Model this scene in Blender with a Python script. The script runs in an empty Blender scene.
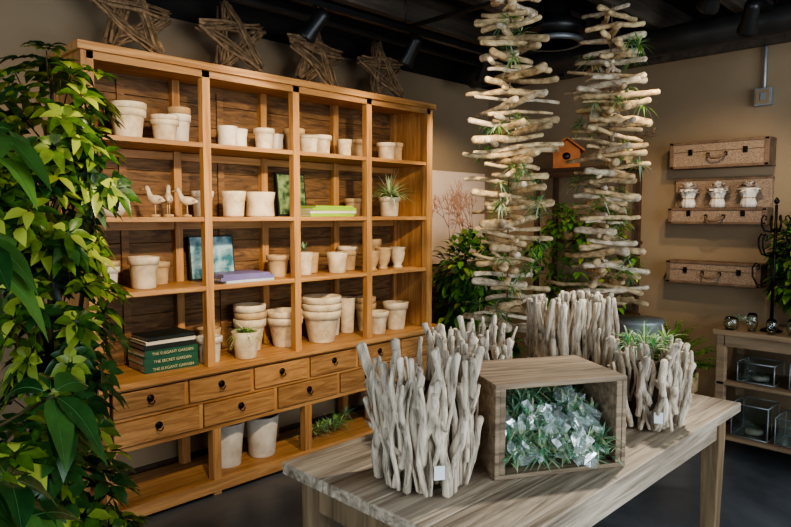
import bpy, math, random
from mathutils import Vector, Matrix, Euler
R = random.Random(11)
U = R.uniform
scene = bpy.context.scene

def lin(h):
    h = h.lstrip('#')
    o = []
    for i in (0, 2, 4):
        c = int(h[i:i+2], 16)/255
        o.append(c/12.92 if c <= .04045 else ((c+.055)/1.055)**2.4)
    return (*o, 1)

# ------------------------------------------------------------------ materials
def mk(name, c1, c2=None, scale=(6, 6, 6), rough=.6, island=0., bump=0., metal=0., spec=.4,
       ramp=(.3, .7), transl=0., c3=None, detail=7, dist=0., trans=0.):
    m = bpy.data.materials.new(name)
    m.use_nodes = True
    nt = m.node_tree
    N = nt.nodes; Lk = nt.links
    b = N['Principled BSDF']
    b.inputs['Roughness'].default_value = rough
    b.inputs['Metallic'].default_value = metal
    b.inputs['Specular IOR Level'].default_value = spec
    if trans:
        b.inputs['Transmission Weight'].default_value = trans
    c1 = lin(c1); c2 = lin(c2) if c2 else c1
    tc = N.new('ShaderNodeTexCoord'); mp = N.new('ShaderNodeMapping')
    mp.inputs['Scale'].default_value = scale
    Lk.new(tc.outputs['Object'], mp.inputs['Vector'])
    no = N.new('ShaderNodeTexNoise')
    no.inputs['Scale'].default_value = 1
    no.inputs['Detail'].default_value = detail
    no.inputs['Roughness'].default_value = .62
    no.inputs['Distortion'].default_value = dist
    Lk.new(mp.outputs[0], no.inputs['Vector'])
    cr = N.new('ShaderNodeValToRGB')
    cr.color_ramp.elements[0].position = ramp[0]; cr.color_ramp.elements[0].color = c1
    cr.color_ramp.elements[1].position = ramp[1]; cr.color_ramp.elements[1].color = c2
    Lk.new(no.outputs['Fac'], cr.inputs['Fac'])
    col = cr.outputs['Color']
    if island:
        ge = N.new('ShaderNodeNewGeometry')
        if c3:
            mx0 = N.new('ShaderNodeMix'); mx0.data_type = 'RGBA'
            pw = N.new('ShaderNodeMath'); pw.operation = 'POWER'; pw.inputs[1].default_value = 2.2
            Lk.new(ge.outputs['Random Per Island'], pw.inputs[0])
            Lk.new(pw.outputs[0], mx0.inputs['Factor'])
            Lk.new(col, mx0.inputs['A']); mx0.inputs['B'].default_value = lin(c3)
            col = mx0.outputs['Result']
        mr = N.new('ShaderNodeMapRange')
        mr.inputs['To Min'].default_value = 1-island; mr.inputs['To Max'].default_value = 1+island
        Lk.new(ge.outputs['Random Per Island'], mr.inputs['Value'])
        hs = N.new('ShaderNodeHueSaturation')
        Lk.new(mr.outputs[0], hs.inputs['Value']); Lk.new(col, hs.inputs['Color'])
        col = hs.outputs['Color']
    Lk.new(col, b.inputs['Base Color'])
    if bump:
        bp = N.new('ShaderNodeBump'); bp.inputs['Strength'].default_value = bump
        bp.inputs['Distance'].default_value = .01
        Lk.new(no.outputs['Fac'], bp.inputs['Height']); Lk.new(bp.outputs[0], b.inputs['Normal'])
    if transl:
        tr = N.new('ShaderNodeBsdfTranslucent'); Lk.new(col, tr.inputs['Color'])
        ms = N.new('ShaderNodeMixShader'); ms.inputs[0].default_value = transl
        Lk.new(b.outputs[0], ms.inputs[1]); Lk.new(tr.outputs[0], ms.inputs[2])
        Lk.new(ms.outputs[0], N['Material Output'].inputs['Surface'])
    return m

M = {}
M['wood_x'] = mk('oak_grain_horizontal', '#96683a', '#cb9d66', (2.2, 30, 30), .5, island=.14, bump=.3, dist=.8)
M['wood_z'] = mk('oak_grain_vertical', '#96683a', '#cb9d66', (30, 30, 2.2), .5, island=.14, bump=.3, dist=.8)
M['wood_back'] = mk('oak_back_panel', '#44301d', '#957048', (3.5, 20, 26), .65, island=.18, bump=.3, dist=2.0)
M['wood_front'] = mk('oak_drawer_front', '#7d5732', '#bd925f', (3, 20, 24), .5, island=.2, bump=.3, dist=1.8)
M['iron'] = mk('dark_iron', '#15130f', '#2a251f', (20, 20, 20), .45, metal=.8)
M['black'] = mk('black_painted_metal', '#141414', '#232322', rough=.36)
M['duct'] = mk('dark_duct_metal', '#2e2d2b', '#454340', (4, 4, 4), .4, metal=.3)
M['tan'] = mk('taupe_plaster', '#8c785f', '#9a866a', (1.5, 1.5, 1.5), .85, bump=.08)
M['tan_b'] = mk('taupe_plaster_side', '#8c785f', '#9a866a', (1.5, 1.5, 1.5), .85, bump=.08)
M['darkwall'] = mk('storefront_wall_paint', '#3c342c', '#453c32', rough=.8)
M['ceil'] = mk('dark_ceiling_wood', '#171412', '#302b26', (2, 14, 14), .8, bump=.3)
M['beam'] = mk('dark_joist_wood', '#3a332c', '#716456', (1.2, 18, 18), .75, island=.2, bump=.3)
M['clay'] = mk('cream_clay', '#c4af8d', '#e6d6b9', (14, 14, 14), .75, bump=.08, ramp=(.35, .6))
M['clay_w'] = mk('whitewashed_clay', '#c8bfad', '#e6dfd0', (12, 12, 12), .7, bump=.08, ramp=(.3, .6))
M['clay_t'] = mk('tan_clay', '#a88960', '#d0b48a', (14, 14, 14), .75, bump=.08)
M['soil'] = mk('potting_soil', '#140e09', '#2a1d12', (60, 60, 60), .95, bump=.8)
M['drift'] = mk('bleached_driftwood', '#5f5243', '#dccfb9', (60, 60, 10), .8, island=.22, bump=.8, ramp=(.3, .58), dist=.5)
M['drift_w'] = mk('warm_driftwood', '#6b5436', '#d6bd92', (24, 24, 40), .8, island=.25, bump=.6, ramp=(.3, .6))
M['drift_p'] = mk('pale_driftwood', '#7c6a51', '#e0d0b4', (24, 24, 40), .8, island=.2, bump=.6, ramp=(.3, .6))
M['twig'] = mk('star_twig', '#5a4730', '#a68663', (26, 26, 26), .85, island=.3, bump=.4)
M['lining'] = mk('basket_lining', '#3a3228', '#5b5042', (30, 30, 30), .95)
M['table_x'] = mk('weathered_table_top', '#6e6050', '#cdbfa9', (2.0, 34, 34), .48, island=.16, bump=.45, dist=.9, ramp=(.33, .66))
M['table_z'] = mk('weathered_table_leg', '#5d4c38', '#9c8667', (30, 30, 2.2), .6, island=.1, bump=.35, dist=.6)
M['crate'] = mk('weathered_crate', '#4e4233', '#a69278', (3, 40, 34), .75, island=.2, bump=.5, dist=.7)
M['leaf_m'] = mk('variegated_umbrella_leaf', '#27491a', '#4f7d28', (30, 30, 30), .34, island=.35, c3='#a3ae4c', transl=.22, ramp=(.4, .6))
M['leaf_b'] = mk('big_leaf', '#173a1c', '#3f7438', (9, 9, 9), .26, island=.35, c3='#6f9440', transl=.16)
M['leaf_d'] = mk('dark_leaf', '#1e3817', '#3a6630', (9, 9, 9), .36, island=.35, transl=.15)
M['leaf_l'] = mk('light_leaf', '#4b8230', '#84b64e', (9, 9, 9), .45, island=.3, transl=.25)
M['rib'] = mk('leaf_midrib', '#41703a', '#56854b', (9, 9, 9), .5)
M['stem'] = mk('plant_stem', '#2f2a16', '#57491f', (20, 20, 20), .7)
M['air'] = mk('air_plant_leaf', '#6f9f7c', '#b4d4b6', (20, 20, 20), .6, island=.3, c3='#2f8050', transl=.2)
M['air_l'] = mk('pale_air_plant_leaf', '#9ab07a', '#d8e0b8', (20, 20, 20), .6, island=.2, transl=.2)
M['paper'] = mk('white_paper', '#d0d8dc', '#e8edf0', rough=.4)
M['bag'] = mk('clear_plastic_wrap', '#e2f0ee', rough=.12, trans=.8)
M['pages'] = mk('book_pages', '#cfc6b0', '#e4dcc8', (3, 3, 200), .8)
M['bk_green'] = mk('green_book_cloth', '#21503c', '#2b6049', rough=.55)
M['bk_dark'] = mk('charcoal_book_cloth', '#1c2220', '#283029', rough=.5)
M['bk_lime'] = mk('lime_book_cover', '#8db82a', '#a4c93a', rough=.45)
M['bk_purp'] = mk('lavender_book_cover', '#6a628f', '#8179a8', rough=.45)
M['bk_blue'] = mk('pale_blue_book_cover', '#a9bccb', '#c4d1dc', rough=.45)
M['gold'] = mk('spine_lettering', '#cfc9a2', rough=.5)
M['floor'] = mk('polished_concrete', '#3f4347', '#70757a', (1.6, 1.6, 1.6), .34, bump=.08, dist=.6)
M['rattan'] = mk('woven_rattan', '#6f5c4a', '#a9917a', (12, 120, 120), .7, bump=.6)
M['leather'] = mk('worn_leather_trim', '#574435', '#7d644e', (14, 14, 14), .55)
M['console'] = mk('console_wood', '#75634e', '#a18a6c', (3, 3, 30), .65, bump=.2)
M['darkwood'] = mk('dark_shelf_wood', '#33241a', '#57402e', (20, 3, 20), .6, bump=.2)
M['cedar'] = mk('cedar_wood', '#9a5524', '#c9793a', (20, 3, 20), .6, bump=.2)
M['zinc'] = mk('galvanized_metal', '#7c8284', '#a7adb0', (9, 9, 9), .45, metal=.5)
M['glass'] = mk('clear_glass', '#e8f2ef', rough=.03, trans=1.)
M['shell'] = mk('pale_dried_petals', '#b08a6c', '#f0e2d2', (30, 30, 30), .7, island=.25)
M['steel'] = mk('window_frame_steel', '#1c1e20', rough=.4, metal=.5)
M['print'] = mk('coral_print_paper', '#e2c5ad', '#ecd3bd', (5, 5, 5), .7)
M['print_ink'] = mk('coral_print_ink', '#b98a6e', '#c4977b', (5, 5, 5), .7)

def art(name, bg, line, sc, wid):
    m = bpy.data.materials.new(name); m.use_nodes = True
    nt = m.node_tree; N = nt.nodes; Lk = nt.links; b = N['Principled BSDF']
    tc = N.new('ShaderNodeTexCoord'); v = N.new('ShaderNodeTexNoise')
    v.inputs['Scale'].default_value = sc; v.inputs['Detail'].default_value = 4
    Lk.new(tc.outputs['Object'], v.inputs['Vector'])
    cr = N.new('ShaderNodeValToRGB')
    cr.color_ramp.elements[0].color = lin(line); cr.color_ramp.elements[0].position = .4
    cr.color_ramp.elements[1].color = lin(bg); cr.color_ramp.elements[1].position = .4+wid
    Lk.new(v.outputs['Fac'], cr.inputs['Fac']); Lk.new(cr.outputs['Color'], b.inputs['Base Color'])
    b.inputs['Roughness'].default_value = .4
    return m
M['cover_teal'] = art('garden_cover_picture', '#9fc2c4', '#2f6a74', 14, .2)
M['cover_green'] = art('garden_photo', '#8aa06e', '#2d4a2a', 20, .2)

# ------------------------------------------------------------------ mesh builder
class MB:
    def __init__(s):
        s.v = []; s.f = []; s.m = []; s.s = []; s.mats = []
    def mi(s, name):
        if name not in s.mats: s.mats.append(name)
        return s.mats.index(name)
    def add(s, vs, fs, mat, smooth=False):
        o = len(s.v); k = s.mi(mat)
        s.v.extend([tuple(v) for v in vs])
        for f in fs:
            s.f.append(tuple(i+o for i in f)); s.m.append(k); s.s.append(smooth)
    def box(s, a, b, mat, mtx=None):
        x0, y0, z0 = a; x1, y1, z1 = b
        vs = [Vector(p) for p in ((x0,y0,z0),(x1,y0,z0),(x1,y1,z0),(x0,y1,z0),(x0,y0,z1),(x1,y0,z1),(x1,y1,z1),(x0,y1,z1))]
        if mtx: vs = [mtx @ v for v in vs]
        s.add(vs, [(0,3,2,1),(4,5,6,7),(0,1,5,4),(1,2,6,5),(2,3,7,6),(3,0,4,7)], mat)
    def tube(s, pts, rad, mat, n=7, smooth=True):
        pts = [Vector(p) for p in pts]
        if not hasattr(rad, '__len__'): rad = [rad]*len(pts)
        t = (pts[1]-pts[0]).normalized()
        u = t.orthogonal().normalized()
        vs = []
        for i, p in enumerate(pts):
            if i == 0: tt = pts[1]-pts[0]
            elif i == len(pts)-1: tt = pts[-1]-pts[-2]
            else: tt = pts[i+1]-pts[i-1]
            tt = tt.normalized() if tt.length > 1e-9 else t
            u = (u - tt*u.dot(tt))
            u = u.normalized() if u.length > 1e-6 else tt.orthogonal().normalized()
            w = tt.cross(u)
            for k in range(n):
                a = 2*math.pi*k/n
                vs.append(p + (u*math.cos(a)+w*math.sin(a))*rad[i])
        fs = []
        for i in range(len(pts)-1):
            for k in range(n):
                k2 = (k+1) % n
                fs.append((i*n+k, i*n+k2, (i+1)*n+k2, (i+1)*n+k))
        fs.append(tuple(range(n-1, -1, -1))); e = (len(pts)-1)*n
        fs.append(tuple(range(e, e+n)))
        s.add(vs, fs, mat, smooth)
    def lathe(s, prof, c, mat, n=28, mtx=None, smooth=True, wob=0):
        c = Vector(c); vs = []
        for j, (r, z) in enumerate(prof):
            for k in range(n):
                a = 2*math.pi*k/n
                rr = r*(1+wob*math.cos(a*10)) if wob else r
                p = Vector((rr*math.cos(a), rr*math.sin(a), z))
                if mtx: p = mtx @ p
                vs.append(c+p)
        fs = []
        for i in range(len(prof)-1):
            for k in range(n):
                k2 = (k+1) % n
                fs.append((i*n+k, i*n+k2, (i+1)*n+k2, (i+1)*n+k))
        if prof[0][0] > 1e-5: fs.append(tuple(range(n-1, -1, -1)))
        if prof[-1][0] > 1e-5:
            e = (len(prof)-1)*n; fs.append(tuple(range(e, e+n)))
        s.add(vs, fs, mat, smooth)
    def leaf(s, base, d, up, L, W, mat, droop=.3, seg=3, fold=.25, pw=.8, rib=None, wave=0.):
        base = Vector(base); d = Vector(d).normalized(); up = Vector(up)
        side = d.cross(up)
        side = side.normalized() if side.length > 1e-4 else d.orthogonal().normalized()
        up = side.cross(d).normalized()
        vs = []; fs = []; cs = []
        for i in range(seg+1):
            t = i/seg
            c = base + d*L*(t-.25*droop*t*t) + Vector((0, 0, -1))*droop*L*t*t
            cs.append(c)
            w = W*.5*max(.03, math.sin(math.pi*min(1, t**pw)))
            lift = up*fold*w
            vs += [c-side*w+lift+up*U(-wave, wave)*w, c, c+side*w+lift+up*U(-wave, wave)*w]
        for i in range(seg):
            o = i*3
            fs += [(o, o+1, o+4, o+3), (o+1, o+2, o+5, o+4)]
        s.add(vs, fs, mat, True)
        if rib: s.tube([c+up*.0002 for c in cs], [.0011*(1-.8*i/seg) for i in range(seg+1)], rib, 5)
    def clampv(s, xm=1e9, ym=1e9, zm=1e9, z0=-1e9, x0=-1e9, y0=-1e9):
        for i in range(len(s.v)):
            x, y, z = s.v[i]; s.v[i] = (max(x0, min(x, xm)), max(y0, min(y, ym)), max(z0, min(z, zm)))
    def obj(s, name, loc=(0,0,0), rot=(0,0,0), bevel=0, parent=None):
        me = bpy.data.meshes.new(name)
        me.from_pydata(s.v, [], s.f)
        for k in s.mats: me.materials.append(M[k])
        me.polygons.foreach_set('material_index', s.m)
        me.polygons.foreach_set('use_smooth', s.s)
        me.update()
        o = bpy.data.objects.new(name, me)
        scene.collection.objects.link(o)
        o.location = loc; o.rotation_euler = rot
        if bevel:
            b = o.modifiers.new('edge_bevel', 'BEVEL'); b.width = bevel; b.segments = 2; b.limit_method = 'ANGLE'
            b.angle_limit = math.radians(50)
        if parent: o.parent = parent
        return o

def rdir(zlo=-1, zhi=1):
    a = U(0, 2*math.pi); z = U(zlo, zhi); r = math.sqrt(max(0, 1-z*z))
    return Vector((r*math.cos(a), r*math.sin(a), z))

# ------------------------------------------------------------------ room shell
XB, YL, XF, YR, ZC = 4.66, 3.5, -1.9, -2.0, 2.86
b = MB(); b.box((XF-.1, YR-.1, -.1), (XB+.1, YL+.1, 0), 'floor'); b.obj('floor')
b = MB(); b.box((XF-.1, YL, 0), (XB+.1, YL+.1, 2.60), 'tan_b'); b.box((XF-.1, YL, 2.60), (XB+.1, YL+.1, ZC), 'ceil'); b.obj('wall_left')
b = MB(); b.box((XB, YR-.1, 0), (XB+.1, YL, 2.60), 'tan'); b.box((XB, YR-.1, 2.60), (XB+.1, YL, ZC), 'ceil'); b.obj('wall_back')
b = MB(); b.box((XF-.1, YR-.1, ZC), (XB+.1, YL+.1, ZC+.1), 'ceil'); b.obj('ceiling')
b = MB()
for k, y in enumerate([-1.7, -1.2, -.7, -.2, .3, .8, 1.3, 1.8, 2.3, 2.8]):
    b.box((XF, y-.03, 2.68), (XB, y+.03, ZC), 'beam')
b.box((XB-.06, YR, 2.58), (XB, 3.36, 2.68), 'beam')
b.obj('ceiling_joists')
def wallhole(name, axis, pos, th, lo, hi, h0, h1, z0, z1):
    b = MB()
    def bx(a0, a1, q0, q1):
        if axis == 'x': b.box((pos, a0, q0), (pos+th, a1, q1), 'darkwall')
        else: b.box((a0, pos, q0), (a1, pos+th, q1), 'darkwall')
    bx(lo, h0, 0, ZC); bx(h1, hi, 0, ZC); bx(h0, h1, 0, z0); bx(h0, h1, z1, ZC)
    b.obj(name)
wallhole('wall_front', 'x', XF-.1, .1, YR, YL, -1.2, 2.6, .5, 2.5)
wallhole('wall_right', 'y', YR-.1, .1, XF, XB, .2, 3.8, .5, 2.5)
b = MB()
for x in (.2, 1.38, 2.58, 3.76): b.box((x, YR-.08, .5), (x+.04, YR-.03, 2.5), 'steel')
for z in (.5, 1.9, 2.46): b.box((.2, YR-.08, z), (3.8, YR-.03, z+.04), 'steel')
b.obj('window_1')
b = MB()
for y in (-1.2, .1, 1.3, 2.56): b.box((XF-.08, y, .5), (XF-.03, y+.04, 2.5), 'steel')
for z in (.5, 1.9, 2.46): b.box((XF-.08, -1.2, z), (XF-.03, 2.6, z+.04), 'steel')
b.obj('window_2')
b = MB(); b.box((XB-.015, YR, 0), (XB, YL, .09), 'darkwood'); b.obj('baseboard_back')
b = MB(); b.box((XF, YL-.015, 0), (XB-.015, YL, .09), 'darkwood'); b.obj('baseboard_left')

# ------------------------------------------------------------------ bookcase
b = MB()
PX = [1.10, 1.68, 2.245, 2.815, 3.39]
YF, YBk = 3.05, 3.43
for i, x in enumerate(PX):
    w = .028 if i in (0, 4) else .022
    b.box((x-w, YF, .70), (x+w, YF+.045, 2.235), 'wood_z')
    b.box((x-w, YBk-.05, .70), (x+w, YBk-.01, 2.235), 'wood_z')
b.box((1.075, YF+.045, .70), (1.095, YBk-.05, 2.235), 'wood_z')
b.box((3.395, YF+.045, .70), (3.415, YBk-.05, 2.235), 'wood_z')
for z in (1.13, 1.49, 1.87):
    b.box((1.095, YF+.006, z-.024), (3.395, YBk-.005, z), 'wood_x')
    for i in range(4):
        b.box((PX[i]+.024, YBk-.045, z-.07), (PX[i+1]-.024, YBk-.012, z-.028), 'wood_x')
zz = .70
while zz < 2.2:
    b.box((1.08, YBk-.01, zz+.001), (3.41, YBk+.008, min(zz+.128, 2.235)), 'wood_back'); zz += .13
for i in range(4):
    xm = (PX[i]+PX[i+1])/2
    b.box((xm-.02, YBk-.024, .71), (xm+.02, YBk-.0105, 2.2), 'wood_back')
b.box((1.095, YF, 2.20), (3.395, YF+.03, 2.235), 'wood_x')
b.box((1.055, YF-.02, 2.235), (3.435, YBk+.02, 2.272), 'wood_x')
b.box((1.09, 3.02, .672), (3.53, 3.47, .70), 'wood_x')
b.box((1.12, 3.30, .36), (3.50, 3.46, .672), 'wood_back')
b.box((1.12, 3.045, .36), (1.145, 3.30, .672), 'wood_z')
b.box((3.475, 3.045, .36), (3.50, 3.30, .672), 'wood_z')
b.box((1.145, 3.05, .36), (3.475, 3.30, .385), 'wood_x')
b.box((1.145, 3.05, .655), (3.475, 3.30, .672), 'wood_x')
b.box((1.145, 3.05, .512), (3.475, 3.30, .528), 'wood_x')
def drawers(n, z0, z1):
    w = (3.475-1.145)/n
    for i in range(n):
        xa = 1.145+i*w
        if i: b.box((xa-.011, 3.05, z0), (xa+.011, 3.2, z1), 'wood_z')
        b.box((xa+.015, 3.040, z0+.004), (xa+w-.015, 3.2, z1-.004), 'wood_front')
        xc, zc = xa+w/2, (z0+z1)/2+.012
        b.lathe([(0, 0), (.019, 0), (.019, .004), (.008, .010), (0, .012)], (xc, 3.040, zc), 'iron', 14, Matrix.Rotation(math.pi/2, 3, 'X'))
        ring = [(xc+.016*math.cos(a), 3.026-.004*math.sin(-a), zc-.008+.018*math.sin(a)) for a in [math.pi+math.pi*k/10 for k in range(11)]]
        b.tube(ring, .0032, 'iron', 6)
drawers(6, .528, .655)
drawers(5, .385, .512)
for x in (1.145, 1.70, 2.31, 2.9, 3.475):
    b.box((x-.025, 3.05, 0), (x+.025, 3.10, .36), 'wood_z')
    b.box((x-.025, 3.40, 0), (x+.025, 3.45, .36), 'wood_z')
b.box((1.12, 3.04, .02), (3.50, 3.06, .085), 'wood_x')
b.box((1.12, 3.06, .05), (3.50, 3.45, .075), 'wood_x')
b.obj('wooden_bookcase', bevel=.003)

# ------------------------------------------------------------------ clay pots
def pot_prof(Rr, H, base=.7, style=0):
    if style == 0:
        return [(0, 0), (base*Rr, 0), (base*Rr+.002, .004), (.88*Rr, .74*H), (.9*Rr, .76*H), (1.0*Rr, .765*H), (Rr*1.02, .98*H), (Rr*.99, H), (Rr*.87, H), (Rr*.85, .9*H), (base*Rr*.85, .1*H), (0, .1*H)]
    if style == 1:
        return [(0, 0), (base*Rr, 0), (base*Rr+.003, .005), (.86*Rr, .6*H), (.99*Rr, .985*H), (.98*Rr, H), (Rr*.9, H), (Rr*.88, .95*H), (base*Rr*.85, .1*H), (0, .1*H)]
    if style == 2:
        return [(0, 0), (.62*Rr, 0), (.62*Rr, .05*H), (.45*Rr, .14*H), (.75*Rr, .35*H), (.92*Rr, .7*H), (.86*Rr, .85*H), (Rr, .95*H), (Rr, H), (.86*Rr, H), (.78*Rr, .85*H), (.6*Rr, .4*H), (0, .3*H)]
    return [(0, 0), (.5*Rr, 0), (.85*Rr, .25*H), (Rr, .6*H), (.93*Rr, .95*H), (.95*Rr, H), (.86*Rr, H), (.85*Rr, .9*H), (.8*Rr, .3*H), (0, .15*H)]
def pot(x, y, z, dia, H, mat='clay', style=0, base=.7, stack=1, wob=0, name=None):
    b = MB()
    for k in range(stack):
        off = .22*H*k
        mt = mat if k == 0 else R.choice([mat, 'clay', 'clay_t'])
        if k == 0: b.lathe(pot_prof(dia/2, H, base, style), (0, 0, 0), mt, 30, wob=wob)
        else:
            b.lathe([(.82*dia/2, H*.8+off*.9), (.9*dia/2, .79*H+off), (dia/2, .80*H+off), (dia/2*1.01, .99*H+off), (dia/2*.99, H+off), (dia/2*.87, H+off), (dia/2*.8, .85*H+off), (0, .8*H+off*.9)],
                    (U(-.004, .004), U(-.004, .004), 0), mt, 30, wob=wob)
    return b.obj(name or ('stacked_clay_pots' if stack > 1 else 'clay_pot'), (x, y, z+.001), (0, 0, U(0, 6)))
def place(z, items, fixed=()):
    # settle the pots on a shelf so that none of them intersect each other
    P = [[a[0], a[1], a[2]/2*1.03] for a in items]
    F = [list(f) for f in fixed]
    for _ in range(200):
        for i in range(len(P)):
            for q in P[i+1:]+F:
                p = P[i]; dx, dy = q[0]-p[0], q[1]-p[1]; dd = math.hypot(dx, dy) or 1e-4; m = p[2]+q[2]+.004-dd
                if m > 0:
                    if q in F: p[0] -= dx/dd*m; p[1] -= dy/dd*m
                    else:
                        p[0] -= dx/dd*m/2; p[1] -= dy/dd*m/2; q[0] += dx/dd*m/2; q[1] += dy/dd*m/2
        for p in P:
            p[1] = max(3.065+p[2], min(3.375-p[2], p[1])); p[0] = max(1.11+p[2], min(3.38-p[2], p[0]))
            for px_ in PX[1:4]:
                if abs(p[0]-px_) < p[2]+.024 and p[1]-p[2] < 3.10:
                    p[1] = min(3.10+p[2], 3.375-p[2])
    for a, p in zip(items, P):
        pot(p[0], p[1], z, *a[2:])
place(1.87, [(1.335, 3.2, .17, .145, 'clay', 0, .72, 2, .02), (1.52, 3.19, .14, .11, 'clay', 0, .72, 2), (1.64, 3.27, .12, .16, 'clay_w', 0, .72, 2), (1.40, 3.33, .09, .18, 'clay_t', 0, .72, 1),
          (1.885, 3.2, .115, .115, 'clay_w', 1, .85, 1), (1.99, 3.26, .11, .115, 'clay_w', 1, .85, 1), (2.125, 3.2, .12, .125, 'clay', 0, .75, 1),
          (2.255, 3.26, .08, .11, 'clay_w', 1, .85, 1), (2.41, 3.30, .13, .16, 'clay_t', 0, .75, 1), (2.40, 3.14, .12, .085, 'clay', 1, .75, 2), (2.56, 3.22, .13, .125, 'clay', 0, .75, 1),
          (2.75, 3.22, .10, .115, 'clay', 1, .8, 1), (2.91, 3.27, .12, .13, 'clay_t', 0, .75, 1), (3.11, 3.2, .135, .12, 'clay', 0, .75, 1), (3.28, 3.28, .11, .14, 'clay_t', 0, .75, 1)])
place(1.49, [(1.24, 3.2, .19, .17, 'clay_w', 3, .6, 1), (1.76, 3.26, .12, .14, 'clay_w', 0, .75, 1), (1.905, 3.18, .14, .14, 'clay', 1, .75, 1), (2.09, 3.2, .18, .14, 'clay', 1, .88, 1),
          (2.89, 3.3, .12, .12, 'clay_t', 0, .75, 1)], [(3.08, 3.16, .09), (1.41, 3.13, .05), (1.49, 3.15, .05), (1.575, 3.13, .05)])
place(1.13, [(1.39, 3.19, .15, .16, 'clay', 0, .74, 1), (1.2, 3.2, .14, .12, 'clay_w', 0, .74, 2), (1.53, 3.32, .11, .12, 'clay_t', 0, .74, 1),
          (2.22, 3.22, .135, .13, 'clay_t', 0, .75, 1), (2.40, 3.2, .12, .14, 'clay', 1, .72, 1), (2.52, 3.28, .10, .13, 'clay_t', 1, .7, 1), (2.65, 3.18, .14, .13, 'clay', 1, .72, 1),
          (2.83, 3.29, .14, .13, 'clay_t', 0, .72, 2), (2.93, 3.15, .10, .13, 'clay_t', 2, .7, 1), (3.06, 3.18, .115, .145, 'clay_t', 2, .7, 1), (3.10, 3.32, .11, .2, 'clay_t', 0, .7, 1), (3.22, 3.2, .115, .145, 'clay', 2, .7, 1)])
place(.70, [(1.78, 3.3, .14, .16, 'clay_t', 1, .75, 1), (1.77, 3.15, .14, .14, 'clay_w', 0, .75, 1), (2.02, 3.28, .19, .19, 'clay', 0, .62, 3),
          (2.28, 3.24, .22, .18, 'clay', 0, .62, 2), (2.53, 3.17, .25, .2, 'clay', 0, .64, 3, .012), (2.71, 3.31, .13, .2, 'clay_w', 0, .66, 2), (2.84, 3.31, .12, .24, 'clay', 1, .7, 1),
          (2.97, 3.13, .15, .15, 'clay', 0, .68, 1), (3.0, 3.30, .15, .19, 'clay_t', 0, .7, 2), (3.18, 3.18, .18, .19, 'clay', 0, .66, 1), (3.31, 3.32, .12, .16, 'clay_t', 0, .66, 1)], [(1.93, 3.12, .10)])
for a in [(1.86, 3.22, .20, .25, 'clay_w', 1, .72, 1), (2.09, 3.22, .21, .24, 'clay_w', 1, .72, 1), (3.05, 3.25, .20, .22, 'clay', 0, .7, 1), (3.3, 3.25, .2, .2, 'clay', 0, .7, 1)]:
    pot(a[0], a[1], .075, *a[2:])

# ------------------------------------------------------------------ tufts / plants
def tuft(b, c, n, L, w, mats=('air',), zlo=.0, zhi=1., droop=.55, seg=4):
    for _ in range(n):
        d = rdir(zlo, zhi)
        b.leaf(Vector(c)+d*.006, d, (0, 0, 1), L*U(.6, 1.1), w, R.choice(mats), droop=droop*U(.4, 1.3), seg=seg, fold=.5, pw=.45)
def whorl(b, c, axis, n, L, W, mat, droop=.35, seg=3, spread=1.0, hang=0., fold=.25, rib=None, wave=0., span=6.283, jit=.15):
    axis = Vector(axis).normalized(); u = axis.orthogonal().normalized(); w = axis.cross(u); a0 = U(0, 6)
    for k in range(n):
        a = a0+span*k/n+U(-jit, jit)
        d = (u*math.cos(a)+w*math.sin(a))*spread + axis*U(.15, .5) + Vector((0, 0, -hang))
        b.leaf(Vector(c)+d.normalized()*L*.12, d, axis, L*U(.75, 1.12), W*U(.8, 1.1), mat, droop=droop*U(.6, 1.4), seg=seg, fold=fold, rib=rib, wave=wave)

b = MB(); b.lathe(pot_prof(.075, .13, .75, 0), (0, 0, 0), 'clay', 30)
b.lathe([(0, .115), (.058, .115), (.058, .118), (0, .12)], (0, 0, 0), 'soil', 20)
tuft(b, (0, 0, .13), 120, .25, .014, ('air_l', 'air_l', 'air_l', 'leaf_l'), .1, 1., .4, 6); b.clampv(ym=.19, zm=.34)
b.obj('potted_spider_plant', (3.09, 3.15, 1.491))
b = MB(); b.lathe(pot_prof(.08, .15, .7, 1), (0, 0, 0), 'clay', 30)
b.lathe([(0, .13), (.066, .13), (.066, .133), (0, .135)], (0, 0, 0), 'soil', 20)
tuft(b, (0, 0, .14), 60, .14, .010, ('leaf_l', 'air_l'), -.05, .8, .6, 6); b.clampv(ym=.07, xm=.10)
b.obj('potted_grass_plant', (1.93, 3.12, .701))
b = MB(); tuft(b, (0, 0, .0), 14, .1, .009, ('leaf_l', 'air'), .6, 1., .3, 5); b.obj('air_plant', (2.40, 3.2, 1.275))
b = MB()
for _ in range(16): tuft(b, (U(-.2, .2), U(-.08, .08), U(.03, .08)), 16, .13, .008, ('air', 'air_l', 'leaf_l'), 0, 1, .4)
b.clampv(z0=.002); b.obj('air_plant_cluster', (2.6, 3.22, .077))

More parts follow.
